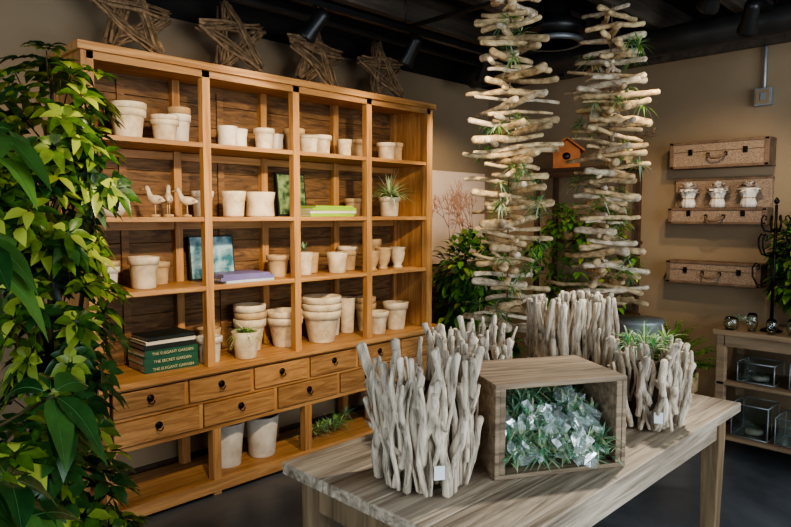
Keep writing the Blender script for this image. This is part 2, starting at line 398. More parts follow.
def bird(x, y, z, rz, s=1.):
    b = MB()
    b.lathe([(0, 0), (.022, 0), (.022, .008), (0, .010)], (0, 0, 0), 'clay_t', 16)
    b.tube([(-.006, .004, .008), (-.004, .004, .05)], .0026, 'clay_t', 6); b.tube([(.004, -.004, .008), (0, -.004, .05)], .0026, 'clay_t', 6)
    b.tube([(-.055, 0, .062), (-.045, 0, .064), (-.025, 0, .066), (0, 0, .066), (.02, 0, .074), (.030, 0, .092), (.034, 0, .104), (.041, 0, .112), (.050, 0, .110)],
           [.003, .008, .016, .020, .015, .009, .009, .0105, .006], 'clay', 12)
    b.tube([(.05, 0, .110), (.066, 0, .107), (.082, 0, .103)], [.0032, .0025, .001], 'clay_t', 6)
    for sy in (-1, 1):
        b.leaf((.012, sy*.013, .072), (-1, 0, -.05), (0, sy, .6), .06, .024, 'clay_t', droop=.02, seg=5, fold=-.4)
        b.lathe([(0, -.0018), (.0018, 0), (0, .0018)], (.044, sy*.009, .114), 'iron', 8)
    o = b.obj('carved_wooden_bird', (x, y, z+.001), (0, 0, rz)); o.scale = (s, s, s*1.12)
bird(1.43, 3.13, 1.49, 2.0, 1.15); bird(1.52, 3.17, 1.49, 1.1, 1.22); bird(1.60, 3.13, 1.49, 2.3, 1.1)

# books
def book(b, x, y, z, w, d, h, cov, rz=0., spine='f'):
    mt = Matrix.Translation((x, y, z)) @ Matrix.Rotation(rz, 4, 'Z')
    t = .003
    b.box((-w/2, -d/2, 0), (w/2, d/2, t), cov, mt); b.box((-w/2, -d/2, h-t), (w/2, d/2, h), cov, mt)
    b.box((-w/2, -d/2-.001, 0), (w/2, -d/2+t, h), cov, mt)
    b.box((-w/2+.004, -d/2+t, t), (w/2-.004, d/2-.004, h-t), 'pages', mt)
b = MB(); z = 0; sizes = [(.29, .22, .038, 'bk_green'), (.29, .22, .040, 'bk_green'), (.29, .22, .036, 'bk_green'), (.28, .21, .024, 'bk_dark'), (.27, .2, .018, 'pages'), (.26, .2, .02, 'bk_dark')]
tops = []
for (w, d, h, c) in sizes:
    ox = U(-.006, .006); book(b, ox, 0, z, w, d, h, c, U(-.03, .03)); tops.append((ox, z, h, d)); z += h+.0006
bs = b.obj('stack_of_books', (1.505, 3.25, .701))
for k in range(3):
    ox, zz, h, d = tops[k]
    cu = bpy.data.curves.new('spine_title', 'FONT'); cu.body = ['THE ELEGANT GARDEN', 'THE SECRET GARDEN', 'THE ELEGANT GARDEN'][k]; cu.size = .021; cu.align_x = 'CENTER'; cu.extrude = .0004
    cu.materials.append(M['gold'])
    t = bpy.data.objects.new('spine_title', cu); scene.collection.objects.link(t); t.parent = bs
    t.location = (ox, -d/2-.009, zz+.011); t.rotation_euler = (math.pi/2, 0, 0)
b = MB(); z = 0
for (w, d, h, c) in [(.36, .2, .018, 'bk_lime'), (.36, .2, .016, 'pages'), (.35, .2, .018, 'bk_lime'), (.30, .2, .012, 'bk_lime')]:
    book(b, U(-.01, .01), 0, z, w, d, h, c, U(-.04, .04)); z += h+.0006
b.obj('stack_of_books', (2.54, 3.175, 1.491))
b = MB(); z = 0
for (w, d, h, c) in [(.31, .2, .014, 'bk_blue'), (.34, .2, .018, 'bk_purp'), (.29, .2, .014, 'bk_purp')]:
    book(b, U(-.01, .01), 0, z, w, d, h, c, U(-.04, .04)); z += h+.0006
b.obj('stack_of_books', (1.93, 3.175, 1.131))
b = MB(); b.box((-.14, 0, 0), (.14, .02, .25), 'bk_dark'); b.box((-.132, -.002, .008), (.132, 0, .242), 'cover_teal'); b.box((-.136, .004, -.001), (.136, .016, .003), 'pages')
b.obj('garden_book', (1.86, 3.33, 1.134), (-.12, 0, 0))
b = MB(); b.box((-.11, 0, 0), (.11, .02, .27), 'bk_dark'); b.box((-.10, -.002, .012), (.10, 0, .258), 'cover_green')
b.obj('garden_book', (2.42, 3.33, 1.494), (-.12, 0, 0))

# ------------------------------------------------------------------ sticks
def stick(b, p0, p1, r, mat, bend=.05, seg=6, n=7, fork=.0, jit=.25):
    p0 = Vector(p0); p1 = Vector(p1); ax = p1-p0; L = ax.length; t = ax.normalized()
    u = t.orthogonal().normalized(); w = t.cross(u); pts = []; rad = []
    ph = U(0, 6); ph2 = U(0, 6); k1 = U(1., 2.2)
    ta = U(.7, 1.15); tb = U(.5, 1.05)
    for i in range(seg+1):
        s = i/seg
        o = u*math.sin(ph+s*k1*math.pi)*bend*L*.5 + w*math.sin(ph2+s*2.2*math.pi)*bend*L*.35
        o += u*U(-jit, jit)*r + w*U(-jit, jit)*r
        pts.append(p0+ax*s+o); rr = r*(ta*(1-s)+tb*s)*U(1-jit*.8, 1+jit*.8)
        rad.append(rr)
    pts = [pts[0]-t*rad[0]*.5]+pts+[pts[-1]+t*rad[-1]*.5]; rad = [rad[0]*.5]+rad+[rad[-1]*.5]
    b.tube(pts, rad, mat, n)
    if R.random() < fork:
        k = R.choice([2, 3, 4]); q = pts[k+1]; dd = (t*U(.4, 1)+u*U(-.9, .9)+w*U(-.9, .9)).normalized()
        b.tube([q, q+dd*L*.1, q+dd*L*.16+t*L*.04], [r*.7, r*.6, r*.35], mat, n)

def basket(name, x, y, z, rb, rt, H, n, sr, mat='drift', square=0., rz=0, tag=True, hv=(.78, 1.08), lean=.3):
    b = MB()
    def rim(a, r):
        if square:
            c, s_ = abs(math.cos(a)), abs(math.sin(a)); k = 1/max(c, s_)
            r = r*((1-square)+square*min(k, 1.32)*.94)
        return Vector((r*math.cos(a), r*math.sin(a), 0))
    b.lathe([(0, .006), (rb*.8, .006), (rt*.8, H*.72), (rt*.72, H*.72), (rb*.7, .03), (0, .03)], (0, 0, 0), 'lining', 24)
    for lay in range(3):
        for k in range(n):
            a = 2*math.pi*(k+.33*lay)/n+U(-.09, .09)
            off = (-.016, .0, .014)[lay]
            a2 = a+U(-lean, lean)
            z0 = sr*U(.9, 1.3) if R.random() < .65 else H*U(.06, .4)
            z1 = H*U(*hv) if (lay < 2 or R.random() < .6) else H*U(.45, .8)
            q0 = rim(a, rb+off+(rt-rb)*z0/H); q1 = rim(a2, rt+off+U(-.012, .016))
            stick(b, q0+Vector((0, 0, z0)), q1+Vector((0, 0, z1)), sr*R.choice([.6, .8, 1., 1.2, 1.45]), mat, .09, 7, 8, .3, .2)
    if tag:
        a = math.atan2(-y, -x)-rz+.25
        q = rim(a, rb+.044); mt = Matrix.Translation((q.x, q.y, H*.22)) @ Matrix.Rotation(a+math.pi/2, 4, 'Z')
        b.box((-.014, -.002, -.018), (.014, .0, .018), 'paper', mt)
    b.clampv(z0=.002)
    b.obj(name, (x, y, z), (0, 0, rz))

TZ = .78
b = MB(); xs0, xs1, ys0, ys1 = 1.06, 2.66, .775, 1.53
n = 4; w = (ys1-ys0)/n
for i in range(n):
    b.box((xs0, ys0+i*w+.001, TZ-.036), (xs1, ys0+(i+1)*w-.001, TZ), 'table_x')
b.box((xs0+.06, ys0+.05, TZ-.135), (xs1-.06, ys0+.075, TZ-.036), 'table_x')
b.box((xs0+.06, ys1-.075, TZ-.135), (xs1-.06, ys1-.05, TZ-.036), 'table_x')
b.box((xs0+.05, ys0+.06, TZ-.135), (xs0+.075, ys1-.06, TZ-.036), 'table_z')
b.box((xs1-.075, ys0+.06, TZ-.135), (xs1-.05, ys1-.06, TZ-.036), 'table_z')
for x in (xs0+.04, xs1-.11):
    for y in (ys0+.04, ys1-.11):
        vs = []
        for (zz, i0) in ((0, .012), (TZ-.14, 0), (TZ-.0365, 0)):
            vs += [(x+i0, y+i0, zz), (x+.07-i0, y+i0, zz), (x+.07-i0, y+.07-i0, zz), (x+i0, y+.07-i0, zz)]
        fs = [(3, 2, 1, 0), (8, 9, 10, 11)]
        for l in (0, 4):
            fs += [(l+k, l+(k+1) % 4, l+4+(k+1) % 4, l+4+k) for k in range(4)]
        b.add(vs, fs, 'table_z')
b.obj('display_table', bevel=.004)

basket('driftwood_basket', 1.265, 1.15, TZ, .10, .13, .345, 29, .0112, rz=.2, hv=(.70, 1.1), lean=.38)
basket('driftwood_basket', 1.74, 1.38, TZ, .10, .135, .33, 26, .0105, hv=(.78, 1.08))
basket('driftwood_basket', 2.24, 1.27, TZ, .118, .123, .40, 32, .0100, square=1., rz=math.radians(-40), tag=True, hv=(.95, 1.03), lean=.2)
basket('driftwood_basket', 2.16, .925, TZ, .09, .118, .28, 26, .0098, hv=(.78, 1.08))

# crate
b = MB(); W, D, H = .405, .29, .265
def slats(fn, tot, n, gap=.004):
    for i in range(n):
        fn(tot*i/n+gap/2, tot*(i+1)/n-gap/2)
slats(lambda a, c: b.box((.0, a, H-.014), (W, c, H), 'crate'), D, 3)
slats(lambda a, c: b.box((.0, a, 0.001), (W, c, .014), 'crate'), D, 3)
slats(lambda a, c: b.box((.018, D-.012, .014+a), (W-.018, D, .014+c), 'crate'), H-.03, 3)
slats(lambda a, c: b.box((0, a, .014), (.014, c, H-.014), 'crate'), D, 2); slats(lambda a, c: b.box((W-.014, a, .014), (W, c, H-.014), 'crate'), D, 2)
for xx in (.014, W-.032):
    for yy in (.004, D-.032): b.box((xx, yy, .0145), (xx+.018, yy+.018, H-.0145), 'crate')
b.obj('wooden_crate', (1.385, 1.005, TZ), (0, 0, math.radians(-30)), bevel=.002)
b = MB()
for _ in range(185):
    x = U(.05, .355); y = U(-.005, .22); z = .025+U(0, .05)+max(0, y+.02)*.7*U(.2, 1.1)
    tuft(b, (x, y, z), 12, U(.05, .085), .0078, ('air', 'air', 'air_l'), -.2, 1., .3, 4)
b.clampv(zm=.24, z0=.017, ym=.27)
b.v = [(max(.034 if y > 0 else -.02, min(x, .371 if y > 0 else .42)), y, z) for x, y, z in b.v]
for i in range(50):
    y = U(-.015, .14)
    mt = Matrix.Translation((U(.06, .345), y, U(.05, .10)+max(0, y)*.7)) @ Euler((U(.3, 1.8), U(-.8, .8), U(-1.2, 1.2))).to_matrix().to_4x4()
    if i % 5 < 3:    # crumpled clear plastic pouches
        s = U(1.2, 2.); g = []
        for a in range(4):
            for c in range(4): g.append(mt @ Vector(((a-1.5)*.010*s, (c-1.5)*.012*s, U(-.006, .006)*s)))
        b.add(g, [(a*4+c, a*4+c+1, a*4+c+5, a*4+c+4) for a in range(3) for c in range(3)], 'bag')
    else:            # white price labels
        s = U(.55, .95)
        b.add([mt @ Vector(p) for p in ((-.012*s, -.02*s, 0), (.012*s, -.02*s, 0.003), (.012*s, .0, .006), (.012*s, .02*s, 0), (-.012*s, .02*s, .004), (-.012*s, 0, -.003))], [(0, 1, 2, 5), (5, 2, 3, 4)], 'paper')
b.clampv(z0=.017)
b.obj('air_plant_pile', (1.385, 1.005, TZ), (0, 0, math.radians(-30)))
b = MB()
for k in range(10): tuft(b, (U(-.07, .07), U(-.07, .07), U(.0, .02)), 18, .095, .007, ('air', 'air_l', 'leaf_l'), .0, 1., .4)
b.obj('air_plant_cluster', (2.15, .94, TZ+.275))

# ------------------------------------------------------------------ hanging driftwood garlands
def garland(x, y, z1, z0, w, seed):
    R.seed(seed)
    b = MB(); z = z0; lev = 0
    b.tube([(0, 0, z0-.02), (0, 0, ZC-.2), (0, 0, ZC-.001)], .004, 'leather', 6)
    while z < z1:
        s = w*(.88+.12*math.sin(z*6+seed))
        base = (lev % 3)*1.05+U(-.35, .35)
        for k in range(2):
            a = base+k*U(1.2, 1.9)
            L = s*U(.6, 1.1); o = Vector((U(-.06, .06), U(-.06, .06), 0))
            d = Vector((math.cos(a), math.sin(a), U(-.12, .12)))
            r = U(.012, .0225)
            zz = z+k*.021
            stick(b, o-d*L/2+Vector((0, 0, zz)), o+d*L/2+Vector((0, 0, zz)), r, R.choice(['drift_w', 'drift_p', 'drift_w']), .045, 7, 9, .3, .16)
        z += U(.038, .050); lev += 1
    for _ in range(34):
        a = U(0, 6.28); rr = U(.08, .17); q = (rr*math.cos(a), rr*math.sin(a), U(z0+.05, z1-.1))
        tuft(b, q, 20, .10, .009, ('air', 'air_l', 'leaf_l', 'leaf_l'), -.7, .9, .5)
    b.obj('hanging_driftwood_garland', (x, y, 0))
garland(2.69, 1.89, 2.66, .93, .45, 3)
garland(3.36, 1.70, 2.62, 1.02, .46, 8)
R.seed(21)

# ------------------------------------------------------------------ twig stars
def star(x, y, z, Rr, rot, lean):
    b = MB(); pts = [Vector((Rr*math.sin(rot+2*math.pi*k/5), 0, Rr*math.cos(rot+2*math.pi*k/5))) for k in range(5)]
    lo = min(p.z for p in pts)
    for k in range(5):
        p, q = pts[k], pts[(k+2) % 5]
        d = (q-p).normalized(); nrm = Vector((d.z, 0, -d.x))
        for j in range(8):
            o = nrm*(j-3.5)*.012*U(.7, 1.3)+Vector((0, U(-.018, .018)+(.012 if k % 2 else -.008), 0))
            stick(b, p+o*.6-d*U(-.04, .01), q+o*.6+d*U(-.04, .01), U(.0065, .011), 'twig', .06, 5, 6)
    b.obj('twig_star', (x, y, z-lo+.030), (lean, 0, 0))
for x, r in ((1.40, .05), (1.98, -.12), (2.56, .1), (3.13, -.08)):
    star(x, 3.26, 2.272, .215, r, -.25)

# ------------------------------------------------------------------ plants
def plant_pot(b, r, h, mat='clay_t'):
    b.lathe(pot_prof(r, h, .7, 0), (0, 0, .001), mat, 28)
    b.lathe([(0, h*.9), (r*.85, h*.9), (r*.85, h*.905), (0, h*.93)], (0, 0, 0), 'soil', 24)
def bush(name, x, y, blobs, n, L, W, mat, potr=.16, poth=.26, wn=7, seg=3, potmat='clay_t', droop=.35, lim=None, stems=6, z=0):
    b = MB(); plant_pot(b, potr, poth, potmat)
    for i in range(stems):
        c = Vector(blobs[i % len(blobs)][0]); t = c+Vector((U(-.1, .1), U(-.1, .1), U(-.05, .15)))
        b.tube([(U(-.04, .04)*potr*5, U(-.04, .04)*potr*5, poth*.85), Vector((0, 0, poth))*.5+t*.45+Vector((U(-.04, .04), U(-.04, .04), 0)), t], [.014, .010, .005], 'stem', 7)
    tot = sum(r[0]*r[1]*r[2] for _, r in blobs)
    for c, r in blobs:
        k = int(n*r[0]*r[1]*r[2]/tot)
        for _ in range(k):
            d = rdir(-1, 1); q = Vector(c)+Vector((d.x*r[0], d.y*r[1], d.z*r[2]))*U(.55, 1.)
            ax = (d+Vector((0, 0, .9))).normalized()
            if lim:
                if x+q.x > lim[0]-L: q.x = lim[0]-L-x-U(0, .15)
                if y+q.y > lim[1]-L: q.y = lim[1]-L-y-U(0, .15)
            mt = mat if not isinstance(mat, (list, tuple)) else R.choice(mat)
            if wn:
                whorl(b, q, ax, wn, L, W, mt, droop=droop, seg=seg)
                if R.random() < .35: b.tube([q-ax*L*1.2, q], [.003, .002], 'stem', 5)
            else: b.leaf(q, (d+Vector((U(-.5, .5), U(-.5, .5), U(-.4, .3)))), (0, 0, 1), L*U(.7, 1.2), W, mt, droop=droop, seg=seg)
    if lim: b.clampv(xm=lim[0]-x, ym=lim[1]-y)
    return b.obj(name, (x, y, z))
bush('potted_umbrella_tree', .78, 2.58, [((.02, 0, 1.86), (.22, .24, .26)), ((-.05, .05, 1.5), (.28, .28, .32)), ((.16, -.06, 1.70), (.16, .18, .16)), ((0, 0, 1.1), (.22, .26, .32)), ((.0, -.02, .8), (.20, .22, .22)), ((-.3, .1, 1.75), (.25, .2, .35))],
     430, .086, .042, ['leaf_m', 'leaf_m', 'leaf_d'], .18, .32, wn=7, seg=4, lim=(1.07, 3.0))
bush('potted_leafy_shrub', .60, 2.02, [((0, 0, .60), (.24, .24, .22)), ((.08, .0, .42), (.22, .22, .16)), ((-.12, .05, .78), (.2, .2, .16))], 170, .085, .045, ['leaf_d', 'leaf_m'], .17, .26)
# foreground big-leaf schefflera: loose sprays of broad oval leaves
b = MB(); plant_pot(b, .19, .34)
cs = [((.15, -.10, 1.66), 5, (.35, -.55, .9)), ((.04, -.04, 1.80), 5, (.3, -.3, 1)), ((.10, -.18, 1.46), 5, (.3, -.7, .8)), ((.22, -.16, 1.15), 5, (.4, -.6, .9)), ((.02, -.14, 1.30), 5, (.2, -.7, .9)),
      ((.06, -.12, 1.02), 5, (.1, -.6, .9)), ((.02, .05, 1.5), 5, (-.5, -.3, 1)), ((-.15, 0, 1.3), 5, (-.6, -.3, .6)), ((.19, -.02, .86), 5, (.4, -.4, .9)), ((.02, -.2, .84), 5, (.1, -.4, .9)), ((.12, -.16, 1.0), 5, (.6, -.3, .9)), ((.10, -.2, .76), 5, (.3, -.4, .9))]
b.tube([(0, 0, .3), (.01, .02, .8), (-.01, .0, 1.3), (.04, -.02, 1.72)], [.016, .014, .011, .007], 'stem', 8)
for c, n_, ax in cs:
    c = Vector(c); z0 = max(.35, c.z-.25)
    b.tube([(0, 0, z0), (c.x*.5, c.y*.5, (z0+c.z)/2+.05), c], [.005, .0042, .003], 'stem', 6)
    for lv in range(2):
        whorl(b, c+Vector((U(-.02, .02), U(-.02, .02), -.05*lv)), ax, n_ if lv == 0 else 3, .118, .066, 'leaf_b', droop=.6, seg=12, hang=.14, fold=.22, rib='rib', wave=.07, jit=.45)
b.obj('potted_schefflera', (.18, 1.50, 0))
bush('potted_camellia_bush', 3.90, 3.05, [((-.03, .0, 1.10), (.28, .28, .26)), ((0, 0, .8), (.30, .3, .3)), ((.05, -.05, .5), (.26, .28, .2))], 1900, .10, .05, ['leaf_d', 'leaf_m', 'leaf_l'], .2, .34, wn=0, lim=(4.27, 3.46))
b = MB(); plant_pot(b, .16, .50)
for k in range(110):
    d = rdir(.15, 1.); L = U(.34, .50); base = Vector((0, 0, .50)); pts = []
    for i in range(9):
        t = i/8; pts.append(base+d*L*t+Vector((0, 0, -.24*t*t*L*1.6+.05*t)))
    b.tube(pts, .0018, 'leaf_l', 4)
    for i in range(1, 9):
        tt = (pts[i]-pts[i-1]).normalized(); sd = tt.cross(Vector((0, 0, 1)))
        for s in (-1, 1):
            for q in (0, .5):
                b.leaf(pts[i]*(1-q)+pts[i-1]*q, sd*s+tt*.5, (0, 0, 1), .06*(1.15-i/9), .018, R.choice(['leaf_l', 'leaf_m']), droop=.25, seg=2)
b.clampv(xm=.44, y0=-.23)
b.obj('potted_fern', (4.17, 1.64, 0))

# étagère
b = MB(); ex0, ex1, ey0, ey1 = 4.30, 4.60, 2.06, 2.78
for x in (ex0, ex1-.035):
    for y in (ey0, ey1-.035): b.box((x, y, 0), (x+.035, y+.035, 1.88), 'darkwood')
for z in (.25, .78, 1.31, 1.85): b.box((ex0-.01, ey0-.01, z-.025), (ex1+.01, ey1+.01, z), 'darkwood')
b.box((ex0, ey0, 1.78), (ex0+.02, ey1, 1.825), 'darkwood')
b.obj('etagere_shelf', bevel=.003)
b = MB()
w, d, h = .17, .15, .13
b.add([(-w/2, -d/2, 0), (w/2, -d/2, 0), (w/2, -d/2, h), (0, -d/2, h+.07), (-w/2, -d/2, h), (-w/2, d/2, 0), (w/2, d/2, 0), (w/2, d/2, h), (0, d/2, h+.07), (-w/2, d/2, h)],
      [(0, 1, 2, 3, 4), (9, 8, 7, 6, 5), (0, 5, 6, 1), (1, 6, 7, 2), (2, 7, 8, 3), (3, 8, 9, 4), (4, 9, 5, 0)], 'cedar')
for s in (-1, 1):
    mt = Matrix.Translation((0, 0, h+.076)) @ Matrix.Rotation(s*math.atan2(.07, w/2), 4, 'Y')
    b.box((0 if s > 0 else -.14, -d/2-.03, 0), (.14 if s > 0 else 0, d/2+.03, .012), 'cedar', mt)
b.lathe([(0, 0), (.026, 0), (.026, .002), (0, .002)], (0, -d/2, .085), 'black', 20, Matrix.Rotation(math.pi/2, 3, 'X'))
b.tube([(0, -d/2, .045), (0, -d/2-.035, .045)], .005, 'cedar', 8)
o = b.obj('birdhouse', (4.42, 2.58, 1.851), (0, 0, math.radians(-58))); o.scale = (1.15, 1.15, 1.05)
def shelfplant(x, y, z, n, L, W, mat, name, spread=.14, hang=0., xm=None, zm=.5):
    b = MB(); b.lathe(pot_prof(.07, .12, .75, 0), (0, 0, .001), R.choice(['clay_t', 'clay_w']), 24)
    for _ in range(n):
        d = rdir(-.2, 1); q = Vector((0, 0, .12))+d*spread*U(.3, 1)
        b.leaf(q, d, (0, 0, 1), L*U(.7, 1.2), W, R.choice(mat), droop=.5, seg=3)
        if R.random() < .2: b.tube([(0, 0, .1), q], .002, 'stem', 4)
    b.clampv(z0=.003)
    for _ in range(int(hang)):
        a = U(0, 6.28); pts = [Vector((0, 0, .12))]; L2 = U(.2, .5)
        o = Vector((-abs(math.cos(a))-.3, math.sin(a), 0)).normalized()
        for i in range(1, 8): pts.append(Vector((0, 0, .12))+o*(.09+.03*min(i, 5))*1.2+Vector((0, 0, -L2*i/8+.03)))
        b.tube(pts, .002, 'stem', 4)
        for p in pts[1:]:
            for _k in range(3): b.leaf(p, rdir(-.6, .3), (0, 0, 1), L, W, R.choice(mat), droop=.3, seg=3)
    b.clampv(xm=(XB-.01-x), zm=zm)
    b.obj(name, (x, y, z))
shelfplant(4.40, 2.54, 1.31, 110, .09, .045, ['leaf_l', 'leaf_l', 'leaf_m'], 'potted_pothos', .17, 6, zm=.5)
shelfplant(4.40, 2.24, 1.31, 100, .085, .04, ['leaf_l', 'leaf_m'], 'potted_pothos', .16, 7, zm=.5)
shelfplant(4.40, 2.24, .78, 100, .09, .04, ['leaf_l', 'leaf_l', 'leaf_m'], 'potted_pothos', .17, 7, zm=.48)
shelfplant(4.40, 2.58, .78, 100, .09, .04, ['leaf_m', 'leaf_l'], 'potted_pothos', .16, 3, zm=.48)
shelfplant(4.40, 2.40, .25, 90, .09, .04, ['leaf_d'], 'potted_pothos', .18, zm=.48)
b = MB(); b.lathe(pot_prof(.05, .12, .7, 3), (0, 0, 0), 'clay_t', 24)
for _ in range(30):
    d = rdir(.2, .9); d.x *= .3; p = Vector((0, 0, .1)); pts = [p]; L = U(.18, .34)
    for i in range(5): p = p+d*L/5+Vector((U(-.01, .01), U(-.012, .012), -.006*i)); pts.append(p)
    b.tube(pts, [.004, .0035, .003, .0025, .002, .001], 'twig', 5)
    for q in pts[2:]: b.leaf(q, d+rdir()*.7, (0, 0, 1), .06, .014, 'twig', seg=2)
b.clampv(xm=.19)
b.obj('dried_branch_arrangement', (4.45, 2.12, 1.851))
b = MB(); b.lathe([(0, 0), (.11, 0), (.11, .01), (.02, .03), (.018, .62), (.04, .72), (.12, .82), (.14, .88), (.14, .90), (0, .90)], (0, 0, 0), 'zinc', 32)
b.obj('metal_pedestal_table', (3.62, 1.62, 0))

# coral art print: canvas with raised ink branches
b = MB(); b.box((3.78, 3.485, 1.10), (4.60, 3.499, 1.86), 'print')
def branch(p, a, L, r, dep):
    if dep == 0 or L < .02: return
    q = (p[0]+math.cos(a)*L, p[1]+math.sin(a)*L)
    q = (max(3.8, min(4.58, q[0])), max(1.12, min(1.84, q[1])))
    b.tube([(p[0], 3.4845, p[1]), (q[0], 3.4845, q[1])], [r, r*.75], 'print_ink', 5)
    for k in range(R.choice([2, 2, 3])): branch(q, a+U(-.65, .65), L*U(.72, .9), r*.78, dep-1)
for bx, ba in ((3.9, 1.7), (4.12, 1.5), (4.32, 1.6), (4.5, 1.8)): branch((bx, 1.12), ba, .16, .007, 6)
b.obj('coral_art_print')

# ------------------------------------------------------------------ suitcases
def suitcase(z0, z1, y0, y1, name='wall_mounted_suitcase', openlid=False):
    b = MB(); X0, X1 = 4.52, 4.655
    b.box((X0, y0, z0), (X1, y1, z1), 'rattan')
    t = .006
    for z in (z0, z1-.014): b.box((X0-t, y0-t, z-.002), (X1, y1+t, z+.016), 'leather')
    for y in (y0, y1-.02):
        b.box((X0-t, y-.004, z0-.001), (X1, y+.024, z1+.001), 'leather')
    if not openlid:
        zm = z0+(z1-z0)*.62
        b.box((X0-.003, y0, zm-.003), (X1, y1, zm+.003), 'leather')
    else: zm = z1-.03
    ym = (y0+y1)/2; zh = (z0+z1)/2
    for s in (-1, 1):
        b.box((X0-.01, ym+s*.17-.014, zm-.022), (X0-.002, ym+s*.17+.014, zm+.016), 'iron')
        b.box((X0-.014, ym+s*.055-.01, zh-.012), (X0-.002, ym+s*.055+.01, zh+.012), 'iron')
    b.tube([(X0-.012, ym-.055, zh), (X0-.035, ym-.05, zh-.018), (X0-.045, ym-.02, zh-.03), (X0-.045, ym+.02, zh-.03), (X0-.035, ym+.05, zh-.018), (X0-.012, ym+.055, zh)], .007, 'leather', 8)
    if openlid:
        b.box((X1-.03, y0, z1+.003), (X1, y1, z1+.20), 'rattan'); b.box((X1-.036, y0-.004, z1+.19), (X1, y1+.004, z1+.206), 'leather')
    b.obj(name, bevel=.004)
suitcase(1.815, 1.99, 1.22, 1.83); suitcase(1.44, 1.545, 1.22, 1.83, openlid=True); suitcase(1.035, 1.185, 1.24, 1.83)
for y in (1.34, 1.53, 1.72):     # paper-wrapped bundles of dried flowers
    b = MB(); b.lathe([(0, 0), (.042, 0), (.046, .03), (.036, .062), (.044, .085), (.066, .125), (.060, .125), (.034, .07), (0, .06)], (0, 0, 0), 'clay_w', 40, Matrix.Diagonal((.8, 1, 1)), wob=.07)
    b.lathe([(.037, .058), (.040, .062), (.037, .067)], (0, 0, 0), 'twig', 24, Matrix.Diagonal((.8, 1, 1)))
    for _ in range(90):
        d = rdir(0, 1); d.x *= .6; b.leaf(Vector((0, 0, .10))+d*.035, d, (0, 0, 1), .05, .04, R.choice(['shell', 'shell', 'clay_w', 'twig']), droop=.1, seg=3)
    b.clampv(xm=.045, z0=0.001)
    b.obj('wrapped_dried_flowers', (4.57, y, 1.549))

b = MB(); b.box((4.615, 1.245, 2.20), (4.66, 1.345, 2.31), 'zinc'); b.box((4.608, 1.255, 2.21), (4.615, 1.335, 2.30), 'tan')
b.box((4.604, 1.278, 2.23), (4.609, 1.308, 2.28), 'zinc')
b.tube([(4.64, 1.295, 2.31), (4.64, 1.295, 2.5), (4.64, 1.295, 2.575)], .011, 'zinc', 10)
b.obj('electrical_junction_box', bevel=.002)

# ------------------------------------------------------------------ console table
b = MB(); cx0, cx1, cy0, cy1 = 4.17, 4.60, .1, 1.37
b.box((cx0-.02, cy0, .77), (cx1, cy1+.02, .80), 'console'); b.box((cx0, cy0, .70), (cx0+.02, cy1-.04, .77), 'console')
for z in (.48, .14): b.box((cx0, cy0, z-.02), (cx1, cy1-.005, z), 'console')
for x in (cx0, cx1-.05):
    for y in (cy1-.05, cy0): b.box((x, y, 0), (x+.05, y+.05, .77), 'console')
b.box((cx0+.05, cy1-.03, .70), (cx1-.05, cy1-.01, .77), 'console')
b.obj('console_table', bevel=.003)
def glassbox(x, y, z, sx, sy, sz):
    b = MB(); t = .004
    b.box((-sx/2, -sy/2, 0), (sx/2, sy/2, t), 'glass')
    for s in (-1, 1):
        b.box((s*sx/2-t/2, -sy/2, t), (s*sx/2+t/2, sy/2, sz), 'glass'); b.box((-sx/2+t, s*sy/2-t/2, t), (sx/2-t, s*sy/2+t/2, sz), 'glass')
        for s2 in (-1, 1): b.tube([(s*sx/2, s2*sy/2, 0), (s*sx/2, s2*sy/2, sz)], .004, 'zinc', 6)
    for zz in (.002, sz):
        c = [(-sx/2, -sy/2, zz), (sx/2, -sy/2, zz), (sx/2, sy/2, zz), (-sx/2, sy/2, zz)]
        for k in range(4): b.tube([c[k], c[(k+1) % 4]], .004, 'zinc', 6)
    b.lathe([(0, .006), (.05, .006), (.05, .03), (0, .035)], (0, 0, 0), 'clay_w', 16)
    tuft(b, (0, 0, .035), 20, .06, .007, ('air', 'air_l'), 0, 1, .4)
    b.obj('glass_terrarium', (x, y, z+.006))
glassbox(4.32, 1.18, .14, .22, .20, .20); glassbox(4.32, .93, .14, .22, .22, .16); glassbox(4.32, 1.16, .48, .20, .2, .12); glassbox(4.32, .88, .48, .2, .2, .15)
for i in range(5):
    b = MB(); r = U(.03, .045); h = U(.07, .13)
    b.lathe([(0, .001), (r*.6, .001), (r, h*.4), (r*.95, h*.8), (r*.7, h), (r*.66, h), (r*.9, h*.78), (r*.94, h*.4), (r*.5, .008), (0, .008)], (0, 0, 0), 'glass', 22)
    b.obj('glass_vase', (4.20+.02*(i % 2), 1.30-.11*i, .801))
b = MB()
for k in range(8): tuft(b, (U(-.05, .05), U(-.03, .06), .02), 12, .05, .006, ('air_l', 'air', 'paper'), 0, 1, .4)
b.clampv(z0=.001); b.obj('air_plant_cluster', (4.50, 1.30, .801))
# iron stand with curled hooks
b = MB()
b.lathe([(0, 0), (.06, 0), (.06, .008), (.015, .03), (.009, .05)], (0, 0, 0), 'iron', 24)
b.tube([(0, 0, .04), (0, 0, .4), (0, 0, .76)], [.010, .009, .008], 'iron', 10)
b.lathe([(0, 0), (.012, .01), (.016, .022), (.008, .036), (0, .046)], (0, 0, .76), 'iron', 14)
for (zz, off, sc) in ((.30, .2, 1.), (.48, 1.2, .95), (.62, .6, .7)):
    for k in range(4):
        a = 2*math.pi*k/4+off; c, s = math.cos(a), math.sin(a)
        prof = [(0, 0), (.04, -.03), (.085, -.02), (.11, .03), (.112, .08), (.095, .11), (.075, .10), (.075, .075), (.088, .07)]
        b.tube([(r*sc*c, r*sc*s, zz+h*sc) for r, h in prof], [.0065, .006, .006, .0055, .005, .005, .0045, .004, .004], 'iron', 8)
b.obj('iron_hook_stand', (4.31, 1.11, .801))
